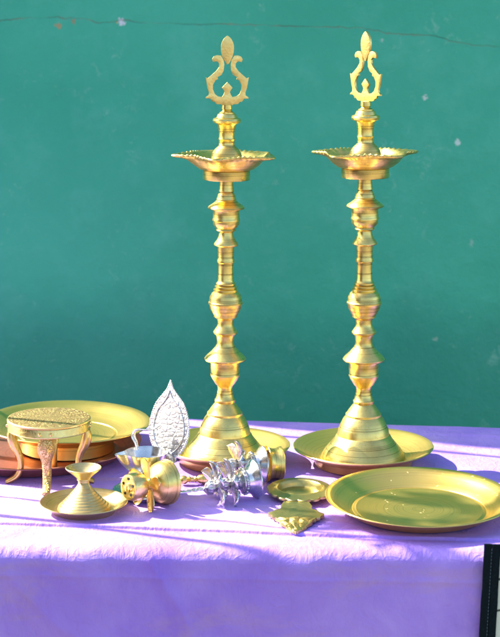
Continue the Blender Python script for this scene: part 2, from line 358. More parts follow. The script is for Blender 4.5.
# purple cloth: back hang, top, rounded front edge, front drape
def backy(x): return 2.326 - .088 * (x - .08)
FY = 1.757; RR = .021
def seam_y(x): return 1.797 - .088 * x
def seam_v(x): return max(.007, min(.092, .040 - .088 * x + .0022 * noise.noise(Vector((x * 14, 0, 1)))))
FOLDS = [(.33, 2.13, -.12, .12, .0030), (.02, 2.03, -.35, .07, .0026), (.10, 1.86, .25, .08, .0022), (-.30, 1.86, -.1, .12, .0018), (.12, 2.02, -.2, .06, .0028), (-.09, 2.22, -.25, .10, .003), (-.02, 1.83, -.3, .06, .002), (.40, 2.24, -.2, .1, .003), (-.36, 1.92, .2, .06, .002)]
def cloth_pt(x, v):
    """v in metres along the cloth measured from the front edge of the top (v>0 back over the top, v<0 down the front)"""
    yb = backy(x); L = yb - FY
    if v > L:
        d = v - L; a = min(d / RR, PI / 2); y = yb + RR * math.sin(a); z = -RR * (1 - math.cos(a)) - max(0, d - RR * PI / 2); nrm = Vector((0, math.sin(a), math.cos(a)))
    elif v >= 0: y = FY + v; z = 0; nrm = Vector((0, 0, 1))
    else:
        d = -v; a = min(d / RR, PI / 2 * .985); y = FY - RR * math.sin(a); z = -RR * (1 - math.cos(a)); rest = max(0, d - RR * PI / 2)
        y -= rest * .02; z -= rest; nrm = Vector((0, -math.sin(a), math.cos(a)))
    y += (.0035 * noise.noise(Vector((x * 5, 3, 3))) + .0015 * noise.noise(Vector((x * 19, 5, 3)))) * max(0, min(1, 1 - v / .06))
    co = Vector((x, y, z)); h = 0.0
    drop = max(0, -v - .03)
    if v >= 0:
        e = min(1, v / .03) * min(1, max(0, (L - v)) / .03)
        h += .0009 * noise.noise(Vector((x * 9, y * 14, 3))) * e
        h += .0007 * (1 - abs(noise.noise(Vector((x * 7 + y * 9, y * 28 + x * 3, 7))))) ** 6
        # stitched seam: a shallow step with a pinched ridge
        sd_ = (v - seam_v(x))
        h += (.0030 + .0012 * noise.noise(Vector((x * 11, 2, 9)))) * (1 / (1 + math.exp(-max(-40, min(40, sd_ / .0004))))) * math.exp(-(max(0, sd_) / .022) ** 2) - .0010 * math.exp(-((sd_ + .0014) / .0016) ** 2)
        for (fx, fy, fa, fl, fh) in FOLDS:
            dx_, dy_ = x - fx, y - fy; al = dx_ * math.cos(fa) + dy_ * math.sin(fa); pe = -dx_ * math.sin(fa) + dy_ * math.cos(fa) + .006 * math.sin(al * 22)
            h += fh * math.exp(-(pe / .0075) ** 2) * math.exp(-(al / fl) ** 2)
    else:
        h += .0007 * noise.noise(Vector((x * 40, v * 22, 2))) * min(1, -v / .01)
        h += .0030 * noise.noise(Vector((x * 13, v * 9, 5))) * min(1, -v / .05) + .0040 * noise.noise(Vector((x * 5 + v * 4, v * 3, 15))) * min(1, -v / .03)
        h += .0035 * (1 - abs(noise.noise(Vector((x * 6 + v * 7, v * 3 - x * 2, 31))))) ** 8 * min(1, -v / .05)
        h += (.05 * drop) * (math.sin(x * 26 + 1.6 * math.sin(x * 9) + v * 3) * .5 + .5) * .6 + .035 * drop * noise.noise(Vector((x * 6, v * 2, 8)))
        h += .0012 * math.exp(-((v + .048 + .01 * x) / .0022) ** 2)      # ironed crease line across the drape
    return co + nrm * h
def frange(a, b, s):
    out = [];
    while a < b - 1e-9: out.append(a); a += s
    return out + [b]
bm = bmesh.new()
xs = frange(-.66, -.46, .012) + frange(-.455, .43, .0022)[0:] 
Lm = backy(0) - FY
vs = frange(-.46, -.14, .012) + frange(-.137, -.0005, .0022) + frange(.0015, .034, .0018) + frange(.035, .0455, .0004) + frange(.047, .10, .002) + frange(.105, 1.0, .006)
vs = [v for v in vs if v <= .10] + [.10 + (Lm + .0 - .10) * k / 90 for k in range(1, 91)]
grid = []
for x in xs:
    col_ = []
    for v in vs:
        vv = v if v <= .10 else .10 + (backy(x) - FY - .10) * (v - .10) / (Lm - .10)
        if 0 < v <= .10:
            sv = seam_v(x)
            vv = v / .034 * (sv - min(.006, sv * .8)) if v < .034 else (sv + (v - .040) if abs(v - .040) <= .006 else sv + .006 + (v - .046) / .054 * (.10 - sv - .006))
            if v < .040 and v >= .034: vv = sv - (.040 - v) / .006 * min(.006, sv * .8)
        col_.append(bm.verts.new(cloth_pt(x, vv)))
    Lx = backy(x) - FY
    for d in (.004, .008, .014, .022, .04, .10, .20): col_.append(bm.verts.new(cloth_pt(x, Lx + d)))
    grid.append(col_)
for i in range(len(grid) - 1):
    for j in range(len(grid[0]) - 1): bm.faces.new((grid[i][j], grid[i + 1][j], grid[i + 1][j + 1], grid[i][j + 1]))
# left and right side hang
for col_, sx in ((grid[0], -1), (grid[-1], 1)):
    prev = col_
    for d, z in ((.008, -.004), (.014, -.012), (.016, -.05), (.02, -.45)):
        cur = [bm.verts.new((c.co.x + 0, c.co.y, c.co.z)) for c in col_]
        for c, s_ in zip(cur, col_): c.co = Vector((s_.co.x + sx * d, s_.co.y, min(s_.co.z, 0) + z if s_.co.z > -.02 else s_.co.z + 0))
        for j in range(len(cur) - 1):
            try: bm.faces.new((prev[j], prev[j + 1], cur[j + 1], cur[j]))
            except ValueError: pass
        prev = cur
tag(obj('tablecloth', bm, M['cloth'], sharp=180), 'shiny purple cloth spread over the table and hanging down its front', 'tablecloth')

# bamboo poles added unseen at the left to throw thin stripes of shade
def pole(x, c, r, h, label):
    y = c - x * .3443
    bm = bmesh.new(); prof = []; z = 0
    while z < h:
        prof += [(r * 1.0, z), (r * 1.0, z + .24), (r * 1.12, z + .247), (r * 1.0, z + .254)]; z += .255
    prof = [(0, 0)] + prof + [(0, z)]
    lathe(bm, prof, 20); o = obj('added_pole', bm, M['bamboo']); o.location = (x, y, GZ)
    tag(o, label, 'pole', 'bamboo poles added beside the table to cast stripes of shade')
pole(-.78, 1.746, .0060, 3.2, 'added shade-casting bamboo pole left of the table, nearest to the camera')
pole(-.80, 1.987, .0085, 3.2, 'thickest added shade-casting bamboo pole left of the table')
pole(-.82, 1.825, .0035, 3.1, 'added shade-casting bamboo pole left of the table, second nearest to the camera')
pole(-.73, 2.075, .0050, 3.1, 'added shade-casting bamboo pole left of the table, second nearest to the wall')
pole(-.76, 2.262, .0055, 3.2, 'added shade-casting bamboo pole left of the table, nearest to the wall')

# leafy tree added unseen left of the table, to dapple the cloth with shade
yt = tag(empty('added_tree', (-.86, 2.181, GZ)), 'slender leafy tree added left of the table to cast dappled shade', 'tree')
M['bark'] = simple('grey_brown_bark', (.10, .075, .05), (.17, .13, .09), 30, .9, .6); M['leaf'] = simple('green_leaf', (.035, .085, .02), (.06, .12, .03), 8, .5)
rt = random.Random(5); tk = bmesh.new(); cr = bmesh.new()
trunk = spline([(0, 0, 0), (.01, -.002, .5), (-.01, .002, 1.0), (.01, -.004, 1.5), (.0, .0, 2.1)], 6); tube(tk, trunk, [.0085 - .006 * i / (len(trunk) - 1) for i in range(len(trunk))], 12)
def leaf_at(c, d, L, W):
    d = Vector(d).normalized(); s = d.cross(Vector((rt.uniform(-1, 1), rt.uniform(-1, 1), 1.2))).normalized(); n = d.cross(s)
    sh = [(0, .05), (.2, .7), (.45, 1), (.75, .6), (1, .04)]; A = []; B = []; Cn = []
    for t_, w_ in sh:
        p = c + d * L * t_ - Vector((0, 0, L * .35 * t_ * t_)); A.append(cr.verts.new(p + s * W * w_ + n * .004)); Cn.append(cr.verts.new(p)); B.append(cr.verts.new(p - s * W * w_ + n * .004))
    for i in range(4): cr.faces.new((A[i], A[i + 1], Cn[i + 1], Cn[i])); cr.faces.new((Cn[i], Cn[i + 1], B[i + 1], B[i]))
for (zz, dx, dy, L, nl) in ((1.60, .10, -.16, .26, 14), (1.60, .05, -.14, .24, 14), (1.64, .12, -.06, .26, 12), (1.66, .02, -.20, .28, 12), (1.72, .12, -.16, .24, 12), (1.74, -.18, .05, .26, 14), (1.80, -.12, .14, .24, 14), (1.95, .05, .12, .20, 12), (2.05, -.05, -.06, .2, 12)):
    b0 = Vector((0, 0, zz)); b1 = b0 + Vector((dx, dy, .06)).normalized() * L
    P = spline([b0, (b0 + b1) / 2 + Vector((0, 0, .03)), b1], 5); tube(tk, P, [.005 - .0035 * i / (len(P) - 1) for i in range(len(P))], 8)
    for k in range(nl):
        f = .3 + .7 * (k + rt.random()) / nl; c = b0.lerp(b1, f) + Vector((0, 0, .02)); leaf_at(c, (rt.uniform(-1, 1) + dx * 3, rt.uniform(-1, 1) + dy * 3, rt.uniform(-.4, .5)), rt.uniform(.05, .08), rt.uniform(.012, .019))
obj('trunk', tk, M['bark'], yt); obj('crown', cr, M['leaf'], yt)

# ---------------------------------------------------------------- tall oil lamps
UP = [(6.74, 497.5), (7.01, 491.9), (5.66, 490.6), (6.74, 489.3), (10.25, 487.2), (10.39, 485.9), (12.14, 485.2), (13.49, 482.6), (14.17, 480.5), (18.22, 479.2), (19.17, 476.5), (18.23, 473.8), (14.18, 472.5), (12.56, 470.5), (10.68, 461.1), (10.42, 454.3), (11.37, 451.6), (10.55, 450.3), (10.83, 443.5), (12.19, 441.5), (16.26, 438.1), (19.79, 432.7), (21.43, 426.0), (21.6, 419.5)]
LOW = [(27.0, 413.2), (31.24, 409.7), (32.05, 408.8), (32.08, 398.1), (31.27, 396.8), (9.79, 396.1), (9.25, 392.0), (9.8, 383.8), (10.62, 381.1), (9.53, 379.7), (11.99, 375.6), (12.54, 372.9), (13.63, 370.2), (13.09, 368.8), (17.73, 364.7), (23.87, 360.6), (25.1, 358.5), (24.56, 357.2), (19.1, 355.8), (18.15, 353.7), (18.03, 344.1), (18.85, 342.8), (18.86, 340.7), (17.77, 340.0), (17.77, 335.9), (15.04, 331.8), (12.58, 329.7), (13.68, 327.6), (11.9, 326.2), (9.58, 324.9), (10.27, 319.3), (13.01, 313.8), (16.17, 309.7), (16.72, 307.6), (15.76, 306.2), (11.38, 304.8), (10.97, 297.2), (10.71, 288.9), (12.08, 286.1), (12.09, 283.3), (10.58, 282.0), (10.31, 273.6), (10.74, 258.3), (11.84, 255.5), (13.49, 254.1), (13.5, 252.0), (12.4, 251.3), (15.15, 249.9), (15.16, 247.8), (14.05, 247.1), (16.95, 245.7), (16.95, 243.6), (16.13, 242.6), (19.3, 240.1), (22.07, 234.5), (22.5, 228.9), (23.74, 227.5), (23.74, 225.4), (22.37, 224.0), (21.55, 219.1), (18.66, 213.5), (16.31, 209.2), (16.32, 207.1), (13.83, 205.7), (11.62, 203.6), (10.79, 198.0), (11.77, 193.7), (14.54, 189.5), (16.9, 186.0), (16.63, 183.9), (13.86, 182.4), (12.47, 179.6), (11.51, 172.5), (11.93, 168.3), (14.57, 164.0), (19.44, 158.4), (25.7, 152.7), (28.91, 148.4), (28.22, 146.3), (21.55, 144.9), (20.3, 142.7), (20.31, 135.6), (19.77, 127.0), (20.61, 125.6), (20.06, 123.5), (17.42, 118.5), (14.78, 114.2), (13.39, 112.0), (11.16, 109.9), (10.04, 105.6), (11.17, 98.4), (12.99, 91.2), (14.39, 89.8), (14.39, 86.9), (13.7, 85.5), (16.08, 82.6), (20.28, 76.8), (23.09, 72.5), (24.63, 71.1), (24.63, 68.2), (28.0, 63.9), (31.52, 56.6), (33.36, 52.3), (34.48, 50.1), (35.91, 41.5), (37.88, 40.0), (39.58, 36.4), (45.5, 29.1), (52.84, 20.4), (57.5, 12.8), (58.0, 8.6)]
ARM = [(-28, 605), (-50, 588), (-72, 588), (-86, 585), (-98, 570), (-116, 568), (-131, 545), (-166, 545), (-166, 535), (-144, 520), (-141, 500), (-154, 460), (-161, 420), (-168, 382), (-151, 390), (-126, 370), (-86, 335), (-64, 305), (-64, 280), (-76, 264), (-90, 262), (-111, 268), (-118, 245), (-106, 225), (-81, 215), (-51, 218), (-31, 250), (-24, 285), (-28, 330), (-46, 365), (-76, 382), (-71, 398), (-91, 405), (-111, 440), (-111, 475), (-96, 510), (-71, 528), (-41, 533), (-28, 515), (-21, 495), (-28, 480), (-41, 462), (-21, 440), (0, 419)]
DROP = [(0, 66), (-16, 78), (-31, 95), (-43, 118), (-49, 142), (-50, 168), (-48, 192), (-38, 228), (-26, 255), (-12, 277), (0, 289)]
def round_poly(half, k=.1745e-3, base=605):
    l = [(x * k, (base - y) * k) for x, y in half]; r = [(-x, z) for x, z in l if abs(x) > 1e-9][::-1]
    return l + r
def oil_lamp(loc, yaw, fin_yaw, tray_rot, dish_r, lean, scale, label):
    root = tag(empty('brass_oil_lamp', loc, (0, R(lean), 0)), label, 'oil lamp', 'tall brass oil lamps')
    root.scale = (scale,) * 3
    bm = bmesh.new(); lathe(bm, [(0, .4975)] + [(r / 1e3, z / 1e3) for r, z in UP], 72); obj('upper_stem', bm, M['brass'], root)
    bm = bmesh.new(); lathe(bm, [(r / 1e3, z / 1e3) for r, z in LOW], 96); obj('stem', bm, M['brass'], root)
    # five-spouted oil tray with a scalloped lip
    def prox(th):
        best = min(abs((math.degrees(th) - tray_rot - 72 * k + 180) % 360 - 180) for k in range(5)); return best
    def mod(i, th, r, z):
        wgt = min(1.15, max(0.0, (r - .047) / .011))
        b = prox(th); s = math.exp(-(b / 13.5) ** 2) + .12 * math.exp(-((b - 17) / 5.0) ** 2); notch = math.exp(-((b - 36) / 7.0) ** 2)
        fr = math.cos(th * 50) * wgt * (1 - min(1, s))
        return r + wgt * (.0150 * s - .0022 * notch) + .0010 * fr, z + wgt * (.0006 * notch - .0012 * s) + .0009 * fr
    prof = [(.020, .4180), (.034, .4165), (.043, .4205), (.0495, .4268), (.0530, .4300), (.0560, .4318), (.0578, .4324), (.0588, .4318), (.0590, .4302), (.0578, .4284), (.0535, .4268), (.0500, .4240), (.0445, .4170), (.037, .4115), (.0320, .4098), (.030, .4085)]
    bm = bmesh.new(); lathe(bm, prof, 270, mod); obj('oil_tray', bm, M['brass'], root, sharp=60)
    # rolled lip at the scallops
    fin = obj_f = None
    bm = bmesh.new(); plate_solid(bm, round_poly(ARM), .0034, .0005)
    fin = obj('finial', bm, M['brass_flat'], root, sharp=30); fin.location = (0, 0, .4955); fin.rotation_euler = (0, 0, R(fin_yaw))
    bm = bmesh.new(); plate_solid(bm, round_poly(DROP), .0042, .0006); lf = obj('flame_leaf', bm, M['brass_flat'], fin, sharp=30)
    # base dish on a foot ring
    k = dish_r / .0905
    prof = [(0, .0080), (.050, .0080), (.0555, .0088), (.062, .0120), (.074, .0185), (.085, .0245), (.0885, .0262), (.0905, .0266), (.0912, .0258), (.0905, .0244), (.086, .0218), (.076, .0162), (.067, .0118), (.0640, .0110), (.0632, .0095), (.0628, .0012), (.0618, .0), (.0595, .0), (.0585, .0015), (.0585, .0055), (0, .0055)]
    prof = [(r * k if r > .0588 else r * (1 + (k - 1) * .7), z) for r, z in prof]
    bm = bmesh.new(); lathe(bm, prof, 128); obj('base_dish', bm, M['brass_plate'], root)
    return root
oil_lamp((-.0345, 2.105, .0012), 0, 8, 185, .0915, .18, 1.0, 'tall brass oil lamp on the left, its broad finial facing the camera')
oil_lamp((.1601, 2.0998, .0012), 0, -50, 160, .0965, -.75, 1.012, 'tall brass oil lamp on the right, its finial turned so it looks narrow')

# ---------------------------------------------------------------- plates
def dish(bm, R0, depth, lip, wall_t=.0016, base_r=.72, foot=0.0):
    b = R0 * base_r
    prof = [(0, foot + wall_t), (b * .55, foot + wall_t + .0002), (b * .90, foot + wall_t), (b * .925, foot + wall_t + .0009), (b * .95, foot + wall_t + .0010), (b * .965, foot + wall_t + .0001), (b * .99, foot + wall_t + .0002), (b, foot + wall_t + .0012), (b + (R0 - lip - b) * .35, foot + depth * .30), (b + (R0 - lip - b) * .75, foot + depth * .72), (R0 - lip, foot + depth * .95),
            (R0 - lip * .5, foot + depth), (R0 - .0006, foot + depth + .0002), (R0, foot + depth - .0006), (R0 - .0006, foot + depth - .0014), (R0 - lip, foot + depth * .95 - wall_t), (b + (R0 - lip - b) * .75, foot + depth * .72 - wall_t), (b + (R0 - lip - b) * .35, foot + depth * .30 - wall_t), (b + .001, foot + .0006), (b - .001, foot + 0), (0, foot + 0)]
    lathe(bm, prof, 144)
bm = bmesh.new(); dish(bm, .1185, .020, .007, base_r=.72)
p = obj('brass_plate', bm, M['brass_speck']); p.location = (.2150, 1.8790, .0042); p.rotation_euler = (R(1.2), R(-.3), 0)
tag(p, 'wide brass plate with water droplets at the front right of the purple table', 'plate')
bm = bmesh.new(); dish(bm, .149, .020, .009, base_r=.8)
p = obj('copper_plate', bm, M['copper']); p.location = (-.303, 2.139, .0015); p.rotation_euler = (R(.3), 0, 0)
tag(p, 'large reddish copper plate lying under the brass plate at the left', 'plate')
bm = bmesh.new(); dish(bm, .1195, .021, .008, base_r=.60)
p = obj('brass_plate', bm, M['brass_plate']); p.location = (-.2617, 2.158, .0235); p.rotation_euler = (R(.3), R(0.8), 0)
bm = bmesh.new(); lathe(bm, [(.0660, .0004), (.0665, -.0120), (.0680, -.0185), (.0660, -.0188), (.0640, -.0120), (.0635, .0004)], 96, closed_loop=True); obj('foot_ring', bm, M['brass_plate'], p)
tag(p, 'wide brass plate stacked on the reddish copper plate behind the stool', 'plate')

# ---------------------------------------------------------------- little round stool
st = tag(empty('brass_stool', (-.2665, 1.999, .0008)), 'small round brass stool with engraved top and curved legs at the left', 'stool')
bm = bmesh.new()
lathe(bm, [(0, .0900), (.053, .0900), (.0545, .0897), (.0553, .0888), (.0553, .0872), (.0545, .0864), (0, .0860)], 96); obj('seat', bm, M['brass_engraved'], st)
bm = bmesh.new(); lathe(bm, [(.0500, .0859), (.0540, .0859), (.0545, .0850), (.0545, .0765), (.0550, .0756), (.0545, .0747), (.0530, .0743), (.0515, .0748), (.0510, .0800)], 96); obj('rim_band', bm, M['brass_flat'], st)
for a in (-88, 2, 92, 182):
    path = [(.0490, 0, .0742), (.0500, 0, .066), (.0475, 0, .054), (.0415, 0, .042), (.0385, 0, .030), (.0395, 0, .018), (.0450, 0, .0085), (.0555, 0, .0024), (.0590, 0, .0016)]
    P = spline([Vector(q) for q in path], 5)
    rad = []
    for i, q in enumerate(P):
        t_ = i / (len(P) - 1)
        wd = .0074 + .0048 * math.exp(-((t_ - .20) / .13) ** 2) - .0026 * t_ if a == -88 else .0078 + .0030 * math.exp(-((t_ - .2) / .15) ** 2) - .0024 * t_
        th_ = .0042 + .0028 * math.exp(-((t_ - .2) / .15) ** 2) - .0014 * max(0, t_ - .7) / .3
        rad.append((wd, th_))
    bm = bmesh.new(); tube(bm, P, rad, 16)
    lg = obj('leg', bm, M['brass_carved'] if a == -88 else M['brass_leg'], st); lg.rotation_euler = (0, 0, R(a))
    for s in (-1, 1):
        bm = bmesh.new(); lathe(bm, [(0, .0024), (.0012, .0022), (.0021, .0013), (.0024, 0)], 16)
        rv = obj('rivet', bm, M['brass_flat'], st)
        place(rv, Matrix.Rotation(R(a + s * 7.5), 4, 'Z') @ Matrix.Translation((.0545, 0, .0803)) @ Matrix.Rotation(R(90), 4, 'Y'))

# ---------------------------------------------------------------- candle / incense holder with saucer
ch = tag(empty('candle_holder', (-.2078, 1.8755, .0008)), 'brass candle holder with flared cup and round saucer in front of the stool', 'candle holder')
bm = bmesh.new(); lathe(bm, [(0, .0040), (.036, .0036), (.0400, .0042), (.0435, .0068), (.0490, .0110), (.0535, .0138), (.0550, .0142), (.0554, .0134), (.0545, .0122), (.0490, .0092), (.0430, .0045), (.0400, .0016), (.0390, 0), (0, 0)], 128)
obj('saucer', bm, M['brass_dull'], ch)
bm = bmesh.new(); prof = [(.0335, .0042), (.0330, .0056)]
for k in range(11):
    t_ = k / 10; r = .0255 * (1 - t_) ** 1.25 + .0072; z = .0065 + .0300 * t_
    prof += [(r, z), (r - .0014, z + .0024), (r - .0017, z + .0027)]
prof += [(.0072, .0385), (.0070, .0405), (.0084, .0415), (.0082, .0428), (.0095, .0450), (.0150, .0500), (.0205, .0545), (.0222, .0562), (.0226, .0572), (.0220, .0576), (.0205, .0560), (.0140, .0505), (.0080, .0470), (.0060, .0455), (0, .0450)]
lathe(bm, prof, 96); obj('cup', bm, M['brass_dull'], ch)

# ---------------------------------------------------------------- silver lamp with leaf back plate
sl = tag(empty('silver_lamp', (-.1335, 1.9440, .0008)), 'silver oil lamp with spouted bowl and a tall leaf shaped back plate', 'oil lamp')
bm = bmesh.new(); lathe(bm, [(0, .0050), (.030, .0035), (.037, .0042), (.0425, .0085), (.0440, .0092), (.0442, .0082), (.0425, .0068), (.0370, .0022), (.034, 0), (0, 0)], 96); obj('saucer', bm, M['silver'], sl)
bm = bmesh.new(); lathe(bm, [(.0200, .0046), (.0185, .0070), (.0110, .0105), (.0085, .0150), (.0090, .0200), (.0120, .0225), (.0095, .0245), (.0090, .0280), (.0130, .0320)], 72); obj('stem', bm, M['silver'], sl)
def spout(i, th, r, z):
    d = (math.degrees(th) - 193 + 180) % 360 - 180; s = math.exp(-(d / 13.0) ** 2) * max(0, (r - .012) / .016)
    return r + .0125 * s, z - .0012 * s
bm = bmesh.new(); lathe(bm, [(0, .0350), (.010, .0352), (.0180, .0400), (.0235, .0480), (.0262, .0560), (.0278, .0592), (.0286, .0590), (.0283, .0575), (.0262, .0520), (.0240, .0455), (.0190, .0365), (.0125, .0320), (0, .0312)], 120, spout); obj('bowl', bm, M['silver'], sl)
# leaf plate
def leaf_outline(Wd, H, n=40):
    l = []
    for k in range(n + 1):
        t_ = k / n
        wv_ = (math.sin(PI * min(1, t_ ** .80)) ** .75) * (1 - .18 * t_) if t_ < 1 else 0
        wv_ = wv_ * (1 - max(0, (t_ - .70) / .30) ** 1.5) if t_ < 1 else 0
        if t_ > .72: wv_ = max(wv_, (1 - t_) / .28 * .36)
        l.append((-Wd / 2 * wv_, H * t_))
    return l + [(-x, z) for x, z in l[1:-1]][::-1]
lp_m = Matrix.Translation((.0275, .0130, .0440)) @ Matrix.Rotation(R(-32), 4, 'Z') @ Matrix.Rotation(R(-6), 4, 'Y') @ Matrix.Rotation(R(-12), 4, 'X')
out = leaf_outline(.068, .104)
bm = bmesh.new(); plate_solid(bm, out, .0016, .0003); lf = obj('leaf_plate', bm, M['silver_engraved'], sl); place(lf, lp_m)
bm = bmesh.new(); acc = 0
for k in range(len(out)):
    a, b = Vector((out[k][0], 0, out[k][1])), Vector((out[(k + 1) % len(out)][0], 0, out[(k + 1) % len(out)][1])); d = (b - a).length; s_ = 0
    while acc + s_ < d + acc and s_ < d:
        ball(bm, a + (b - a) * (s_ / d), .0013, u=8, v=6); s_ += .0024
obj('beaded_edge', bm, M['silver'], lf)
bm = bmesh.new()
for i in range(1):                                    # raised inner leaf band
    o2 = [(x * (.78 - .2 * i), .008 + z * (.80 - .17 * i) + i * .006) for x, z in out]
    pth = [Vector((x, -.0010, z)) for x, z in o2]; pth.append(pth[0]); tube(bm, pth, .0007, 6, cap=False)
obj('embossed_band', bm, M['silver'], lf)
bm = bmesh.new(); P = spline([(.0265, .008, .0560), (.0300, .0120, .0500), (.0310, .0150, .0440), (.0290, .0150, .0520)], 6); tube(bm, P, [(.008, .0025)] * len(P), 12); obj('bracket', bm, M['silver'], sl)
bm = bmesh.new()
P = spline([(-.0130, .0190, .0565), (-.0150, .0200, .0660), (-.0185, .0210, .0760), (-.0140, .0210, .0830), (-.0020, .0200, .0830), (.0090, .0190, .0850), (.0170, .0180, .0900)], 7)
tube(bm, P, [(.0030 + .0022 * math.exp(-((i / len(P) - .3) / .14) ** 2), .0014) for i in range(len(P))], 12); obj('handle', bm, M['silver'], sl)

# ---------------------------------------------------------------- brass sprinkler with petals, lying on its side
sp = empty('flower_incense_holder'); tag(sp, 'brass flower shaped incense holder with holed knob and petals, lying on its side', 'incense holder')
ax = Vector((-.045, -.037, .004)).normalized()
place(sp, basis((-.1065, 1.9080, .0300), ax))
bm = bmesh.new(); lathe(bm, [(0, -.0030), (.0200, -.0035), (.0262, -.0045), (.0290, -.0030), (.0292, -.0010), (.0280, .0010), (.0275, .0060), (.0250, .0120), (.0205, .0175), (.0140, .0215), (.0085, .0240), (.0070, .0270), (.0070, .0330), (0, .034)], 96); obj('dome', bm, M['brass'], sp)
bm = bmesh.new(); lathe(bm, [(0, .032), (.0065, .0325), (.0095, .0345), (.0150, .0375), (.0175, .0420), (.0180, .0470), (.0176, .0520), (.0168, .0555), (.0165, .0575), (.0158, .0585), (.0140, .0588), (.0120, .0583), (.0060, .0583), (.0050, .0605), (.0030, .0612), (0, .0613)], 96); kn = obj('knob', bm, M['brass_flat'], sp)
for k in range(5):
    a = R(72 * k + 20); bm = bmesh.new(); lathe(bm, [(0, .0001), (.0017, .0001), (.0018, -.0006), (0, -.0006)], 16)
    h_ = obj('hole', bm, M['hole'], kn); h_.location = (.0108 * math.cos(a), .0108 * math.sin(a), .0589)
def petal(bm, L, W, r0, z0, curve, cup, th=.0013, n_=22, m_=10, root=.45, mid=None):
    # a solid cupped petal growing outwards along +x from radius r0, its tip bending by curve along z
    g_ = []
    for i in range(n_ + 1):
        t_ = 1 - (1 - i / n_) ** 1.7; row = []
        e = 1.0 if t_ < .68 else math.sqrt(max(.004, 1 - ((t_ - .68) / .321) ** 2))
        wd = W * (root + (1 - root) * math.sin(PI / 2 * min(1, t_ / .62))) * e
        for j in range(m_ + 1):
            s_ = j / m_ * 2 - 1
            row.append(Vector((r0 + L * t_, wd * s_, z0 + curve * t_ * t_ + cup * (s_ * s_) * min(1, t_ * 2) + (.0006 * math.exp(-(s_ / .12) ** 2) if mid else 0))))
        g_.append(row)
    top = [[bm.verts.new(q) for q in r_] for r_ in g_]; bot = [[bm.verts.new(q - Vector((0, 0, th))) for q in r_] for r_ in g_]
    for i in range(n_):
        for j in range(m_):
            bm.faces.new((top[i][j], top[i + 1][j], top[i + 1][j + 1], top[i][j + 1])); bm.faces.new((bot[i][j], bot[i][j + 1], bot[i + 1][j + 1], bot[i + 1][j]))
        for j in (0, m_): bm.faces.new((top[i][j], top[i + 1][j], bot[i + 1][j], bot[i][j]))
    for i in (0, n_):
        for j in range(m_): bm.faces.new((top[i][j], top[i][j + 1], bot[i][j + 1], bot[i][j]))
for k in range(5):
    bm = bmesh.new(); petal(bm, .0290 + .0012 * math.sin(k * 2.1), .0080, .0060, .0290, .0045 + .002 * math.sin(k * 1.7), .0022)
    o = obj('petal', bm, M['brass_flat'], sp, sharp=50); o.rotation_euler = (0, 0, R(72 * k + 18))

# ---------------------------------------------------------------- silver tiered lamps lying on their sides
def tiered_lamp(label, foot, ax, tiers, spear, group):
    o = empty('silver_tiered_lamp'); tag(o, label, 'oil lamp', group)
    place(o, basis(foot, ax))
    bm = bmesh.new(); lathe(bm, [(0, .0034), (.0150, .0030), (.0215, .0008), (.0252, -.0016), (.0262, -.0010), (.0262, .0004), (.0232, .0030), (.0190, .0062), (.0166, .0096), (.0158, .0120), (.0150, .0128)], 80); obj('foot', bm, M['silver'], o)
    bm = bmesh.new(); lathe(bm, [(.0140, .0124), (.0165, .0132), (.0176, .0146), (.0172, .0160), (.0158, .0168), (.0164, .0178), (.0158, .0190), (.0130, .0200), (.0105, .0215), (.0095, .0240), (.0112, .0262), (.0100, .0280), (.0075, .0300)], 72)
    for k in range(18): a = 2 * PI * k / 18; ball(bm, Vector((.0166 * math.cos(a), .0166 * math.sin(a), .0155)), .0021, u=8, v=6)
    obj('collar', bm, M['silver_cast'], o)
    for ti, (z0, L, W, angs) in enumerate(tiers):
        bm = bmesh.new(); lathe(bm, [(0, z0 - .0040), (.0060, z0 - .0046), (.0100, z0 - .0034), (.0128, z0 - .0006), (.0134, z0 + .0008), (.0124, z0 + .0012), (.0090, z0 - .0002), (.0065, z0 + .0008), (.0072, z0 + .0040), (.0090, z0 + .0075), (.0086, z0 + .0110), (.0062, z0 + .0140), (0, z0 + .0150)], 56, (lambda i, th, r, z: (r * (1 + .05 * math.cos(th * 9)), z)))
        tr = obj('tray', bm, M['silver_cast'], o)
        for ang in angs:
            bm = bmesh.new(); petal(bm, L, W, .0085, z0 + .0014, .0065, -.0030, .0017, mid=True, root=.35)
            # volute scroll on the back of the blade, and a rounded boss
            P = [Vector((.0185 + (.0062 - .0006 * q) * math.cos(q * .75 + 2.2), 0, z0 - .0035 + (.0050 - .0005 * q) * math.sin(q * .75 + 2.2))) for q in range(10)]
            tube(bm, P, [(.0021, .0013)] * 10, 10); ball(bm, P[-1], .0019, u=10, v=8)
            bl = obj('leaf_blade', bm, M['silver_cast'] if ang % 2 else M['silver'], tr, sharp=50); bl.rotation_euler = (0, 0, R(ang))
    zt = tiers[-1][0]
    if spear:
        bm = bmesh.new(); tube(bm, [(0, 0, zt + .012), (0, 0, zt + .046)], .0014, 10)
        for s_ in (-1, 1):
            for q in range(3):
                c = zt + .022 + q * .008; r_ = .0042 - q * .0009
                tube(bm, [Vector((s_ * (.0008 + r_ * math.sin(PI * u_ / 8)), 0, c - .0042 + .0084 * u_ / 8)) for u_ in range(9)], .0010, 8)
        plate_solid(bm, [(-.0010, 0), (-.0048, -.0030), (-.0030, .0040), (0, .0120), (.0030, .0040), (.0048, -.0030), (.0010, 0)], .0018, .0004, Matrix.Translation((0, 0, zt + .045)))
        obj('spear_tip', bm, M['silver'], o)
    return o
aA = Vector((-.058, -.026, -.0035)).normalized()
tiered_lamp('silver tiered lamp with leaf blades and arrow tip, lying in front on the cloth', (.0068, 1.9400, .0250), aA, [(.0345, .0270, .0100, (87, 24, 146, -34, 210)), (.0530, .0255, .0092, (96, 33, -25, 158, 202))], True, 'silver tiered lamps lying on the cloth')
